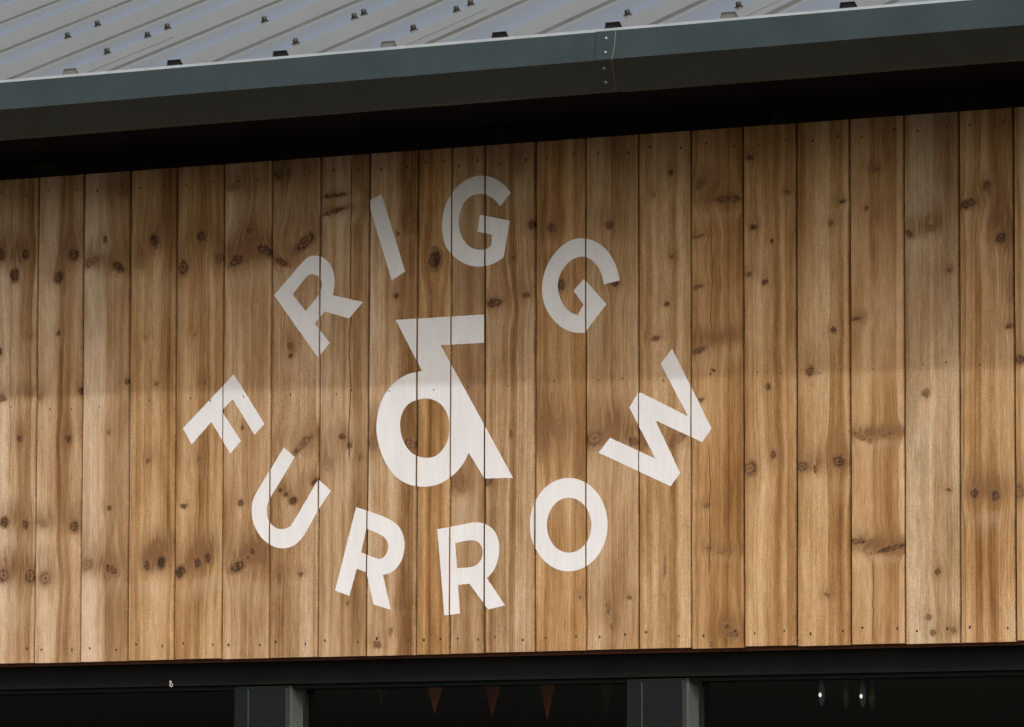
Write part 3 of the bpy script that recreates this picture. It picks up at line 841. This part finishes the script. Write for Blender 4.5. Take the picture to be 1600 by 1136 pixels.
# screws with sealing washers on the crowns
scr = lathe('screw', [(.0042, 0), (.0042, .0045), (.0028, .0058)], 8); scr.materials.append(M_SCREW)
was = lathe('washer', [(.0088, -.0005), (.0088, .0010), (.0070, .0022)], 12); was.materials.append(M_SCREW)
scr2 = scr.copy(); scr2.materials.clear(); scr2.materials.append(M_RUST)
def put_screw(x, s, rusty=False):
    q = ND.to_track_quat('Z', 'Y').to_euler()
    a = link('screw_washer', was, None, roof); a.location = RP(x, s, HR); a.rotation_euler = q; a.scale = (1.25,1.25,1.2)
    b = link('screw', scr2 if rusty else scr, None, roof); b.location = RP(x, s, HR + .0022); b.rotation_euler = q; b.scale = (1.7,1.7,2.0)
for (px, py) in ((142,37),(165,84),(222,56),(255,38),(407,29),(457,69),(559,16),(569,79),(645,45),(707,15),(730,1),(980,20),(1108,30),(95,55)):
    best = None
    for kk in range(kmin, kmax + 3):
        for si in range(2, 160):
            q = PROJ(RP(crown_x(kk) + .004, si * .025, HR + .003))
            e_ = math.hypot(q[0] - px, q[1] - py)
            if best is None or e_ < best[0]: best = (e_, kk, si * .025)
    put_screw(crown_x(best[1]) + .004, best[2], px == 70)

# rest of the roof and body of the building
RB = RP(0, LEN, 0)
v = [(GX0, RB.y, RB.z), (GX1, RB.y, RB.z), (GX1, RB.y + 5, RB.z - 1.5), (GX0, RB.y + 5, RB.z - 1.5), (GX0, RB.y, RB.z - .1), (GX1, RB.y, RB.z - .1), (GX1, RB.y + 5, RB.z - 1.6), (GX0, RB.y + 5, RB.z - 1.6)]
link('back_roof', mesh('back_roof', v, [(0,1,2,3),(7,6,5,4),(0,4,5,1),(1,5,6,2),(2,6,7,3),(3,7,4,0)]), M_ROOF, bld)

# ------------------------------------------------------------------ lintel, posts, windows
Z_LIN = W(800, 1062, .055).z      # underside of the lintel
box('batten', XW0, XW1, THICK + .013, THICK + .0285, Z_BOT - .0085, Z_BOT + .03, M_BATTEN, bld, .002)
box('lintel', XW0, XW1, .055, .16, Z_LIN, Z_BOT + .05, M_LINTEL, bld)
clipP = W(266, 1068, .049)
me = tube('ring', [(.0042*math.cos(a*math.pi/6), 0, .0042*math.sin(a*math.pi/6)) for a in range(13)], .0016, 6)
o = link('cable_clip', me, M_CLIP, bld); o.location = (clipP.x + .001,   .0525, clipP.z - .004); o.rotation_euler = (0, R(15), 0)
o2 = link('clip_head', lathe('clip_head', [(.0030, -.001), (.0036, .001), (.0022, .0035)], 8), M_CLIP, o); o2.location = (-.0035, -.001, .0075); o2.rotation_euler = (R(90), 0, 0)

Y_POST = .060; Y_GLASS = .126
def post(px0, pxl, px1, pj0, pj1, ref=1100):
    x0, xl_, x1 = W(px0, ref, Y_POST).x, W(pxl, ref, Y_POST).x, W(px1, ref, Y_POST).x
    return x0, xl_, x1
posts = []
pA = post(366, 389, 449, 0, 0); pB = post(977, 1004, 1067.5, 0, 0)
step = pB[1] - pA[1]
allp = []
for q in range(-2, 5):
    allp.append(tuple(a + step * q for a in pA))
for (x0, xs, x1) in allp:
    if x1 < XW0 or x0 > XW1: continue
    g = part_empty('post', bld)
    # two cover boards, edge strips with a painted highlight, the lightened jamb behind
    box('cover_board', x0, xs - .0025, Y_POST, Y_POST + .011, .0, Z_LIN - .006, M_FRAME, g, .0012)
    box('cover_board', xs + .0025, x1 - .003, Y_POST - .003, Y_POST + .011, .0, Z_LIN - .006, M_FRAME, g, .0012)
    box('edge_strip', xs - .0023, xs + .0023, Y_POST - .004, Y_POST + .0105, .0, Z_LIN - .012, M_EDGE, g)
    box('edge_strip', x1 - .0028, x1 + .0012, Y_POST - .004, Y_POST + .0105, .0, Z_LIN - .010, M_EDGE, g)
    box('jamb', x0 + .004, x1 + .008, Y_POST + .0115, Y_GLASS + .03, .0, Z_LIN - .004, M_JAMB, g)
wins = sorted(allp)
gmat = bpy.data.materials.new('window_glass'); gmat.use_nodes = True
nt = NT(gmat.node_tree)
for nd in list(nt.t.nodes): nt.t.nodes.remove(nd)
out = nt.n('ShaderNodeOutputMaterial')
tr = nt.n('ShaderNodeBsdfTransparent'); tr.inputs[0].default_value = (.86, .89, .88, 1)
gl = nt.n('ShaderNodeBsdfGlossy'); gl.inputs['Roughness'].default_value = .02; gl.inputs['Color'].default_value = (.8, .85, .9, 1)
fr = nt.n('ShaderNodeFresnel'); fr.inputs[0].default_value = 1.26
mx = nt.n('ShaderNodeMixShader')
nt.put(mx.inputs[0], fr.outputs[0]); nt.put(mx.inputs[1], tr.outputs[0]); nt.put(mx.inputs[2], gl.outputs[0])
nt.put(out.inputs[0], mx.outputs[0])
for a, b in zip(wins, wins[1:]):
    x0, x1 = a[2] + .0082, b[0] + .0038
    if x1 < XW0 or x0 > XW1: continue
    g = part_empty('window', bld)
    box('head_frame', x0, x1, Y_POST + .012, Y_GLASS + .02, Z_LIN - .012, Z_LIN - .001, M_FRAME, g, .001)
    box('side_frame', x1 - .010, x1 - .0005, Y_POST + .034, Y_GLASS + .02, .05, Z_LIN - .013, M_FRAME, g, .001)
    box('sill_frame', x0, x1, Y_POST + .034, Y_GLASS + .02, .0, .05, M_FRAME, g, .001)
    box('pane', x0 + .0005, x1 - .0105, Y_GLASS, Y_GLASS + .006, .0505, Z_LIN - .0125, gmat, g)

# dark room behind the glass
IX0, IX1, IY0, IY1 = XW0 + .05, XW1 - .05, .20, 5.0
zc = Z_LIN + .12
room = part_empty('room', bld)
box('room_floor', IX0, IX1, .165, IY1, .0045, .02, M_ROOM, room)
box('room_ceiling', IX0, IX1, .1605, IY1, zc, zc + .03, M_ROOM, room)
box('room_back_wall', IX0, IX1, IY1 + .001, IY1 + .1, .0045, zc + .03, M_ROOM, room)
box('end_wall', XW0 + .02, IX0 - .001, .166, IY1 + .1, .0, Z_SOF - .002, M_BACK, bld)
box('end_wall', IX1 + .001, XW1 - .02, .166, IY1 + .1, .0, Z_SOF - .002, M_BACK, bld)

# ------------------------------------------------------------------ bunting behind the glass
YB = .42
bun = bpy.data.objects.new('bunting', None); col.objects.link(bun)
bun['label'] = 'string of small red, orange and olive pennants hanging behind the dark window'
bun['category'] = 'bunting'
PEN = [(597, 1075, 1103, 8, (.07,.07,.035)), (680, 1074, 1115, 12, (.55,.15,.035)), (770, 1072, 1120, 12, (.36,.06,.03)), (856, 1072, 1124, 11, (.42,.08,.035)), (948, 1070, 1118, 9, (.05,.055,.02))]
tops = []
for (px, y0, y1, hw, c) in PEN:
    A = W(px - hw, y0, YB); B = W(px + hw, y0, YB); T = W(px - 1, y1, YB)
    top = Z_LIN + .012
    ex = .35
    A = Vector((A.x - .004, YB, top)); B = Vector((B.x + .004, YB, top))
    tops.append((A + B) / 2)
    m_ = simple_mat('pennant_cloth', c, .9, .15, 40)
    mid = (A + B)/2 + Vector((0, -.004, 0)); th = Vector((0, .0012, 0))
    v = [A, mid, B, T, A + th, mid + th, B + th, T + th]
    f = [(0,3,1),(1,3,2),(4,5,7),(5,6,7),(0,1,5,4),(1,2,6,5),(2,3,7,6),(3,0,4,7)]
    link('pennant', mesh('pennant', v, f), m_, bun)
cord = [tops[0] - Vector((.35, 0, -.03))] + tops + [tops[-1] + Vector((.35, 0, .03))]
link('cord', tube('cord', cord, .0018, 5), M_CLIP, bun)

# ------------------------------------------------------------------ small bulbs behind the right window
YL = .34
lamp = bpy.data.objects.new('bulb_string', None); col.objects.link(lamp)
lamp['label'] = 'string of tiny white and olive glass bulbs inside the right hand window'
lamp['category'] = 'string lights'
def emis(name, c, s, base):
    m, nt, p = new_mat(name)
    p.inputs['Base Color'].default_value = (*base, 1)
    p.inputs['Emission Color'].default_value = (*c, 1); p.inputs['Emission Strength'].default_value = s
    p.inputs['Roughness'].default_value = .15
    return m
M_BW = emis('white_bulb_glass', (1, .97, .9), .012, (.05, .055, .06))
M_BO = emis('olive_bulb_glass', (.5, .5, .1), .006, (.04, .044, .014))
M_GLINT = emis('glowing_glint', (1, .93, .84), .8, (.8, .8, .8))  # glowing ring stands in for the bright glint on each white bulb
tops = []
for (px, py, kind) in ((1284, 1086, 1), (1322, 1090, 0), (1348, 1088, 1), (1363, 1092, 0)):
    P = W(px, py, YL)
    bulb = link('bulb', lathe('bulb', [(.003, .030), (.0065, .020), (.0085, .004), (.0080, -.010), (.0050, -.022), (.0012, -.028)][::-1], 12), M_BW if kind else M_BO, lamp)
    bulb.location = P
    so = link('socket', lathe('socket', [(.0065, .0305), (.0065, .048), (.003, .054)], 10), M_WASHER, bulb)
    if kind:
        fi = link('glint_ring', tube('glint_ring', [(.0026*math.cos(a*math.pi/6), -.0095, .0042*math.sin(a*math.pi/6)) for a in range(13)], .0016, 6), M_GLINT, bulb)
    tops.append(P + Vector((0, 0, .056)))
zcb = Z_LIN + .06
cpts = [Vector((tops[0].x - .3, YL, zcb))] + tops + [Vector((tops[-1].x + .3, YL, zcb))]
link('cable', tube('cable', cpts, .0025, 6), M_WASHER, lamp)

# the eaves run slightly out of line with the wall
KROT = -0.015
cx_ = W(800, 300).x
for e_ in (gut, roof):
    c_ = Vector((cx_, -OVER, 0)); rm = Matrix.Rotation(KROT, 3, 'Z')
    e_.rotation_euler = (0, 0, KROT); e_.location = c_ - rm @ c_
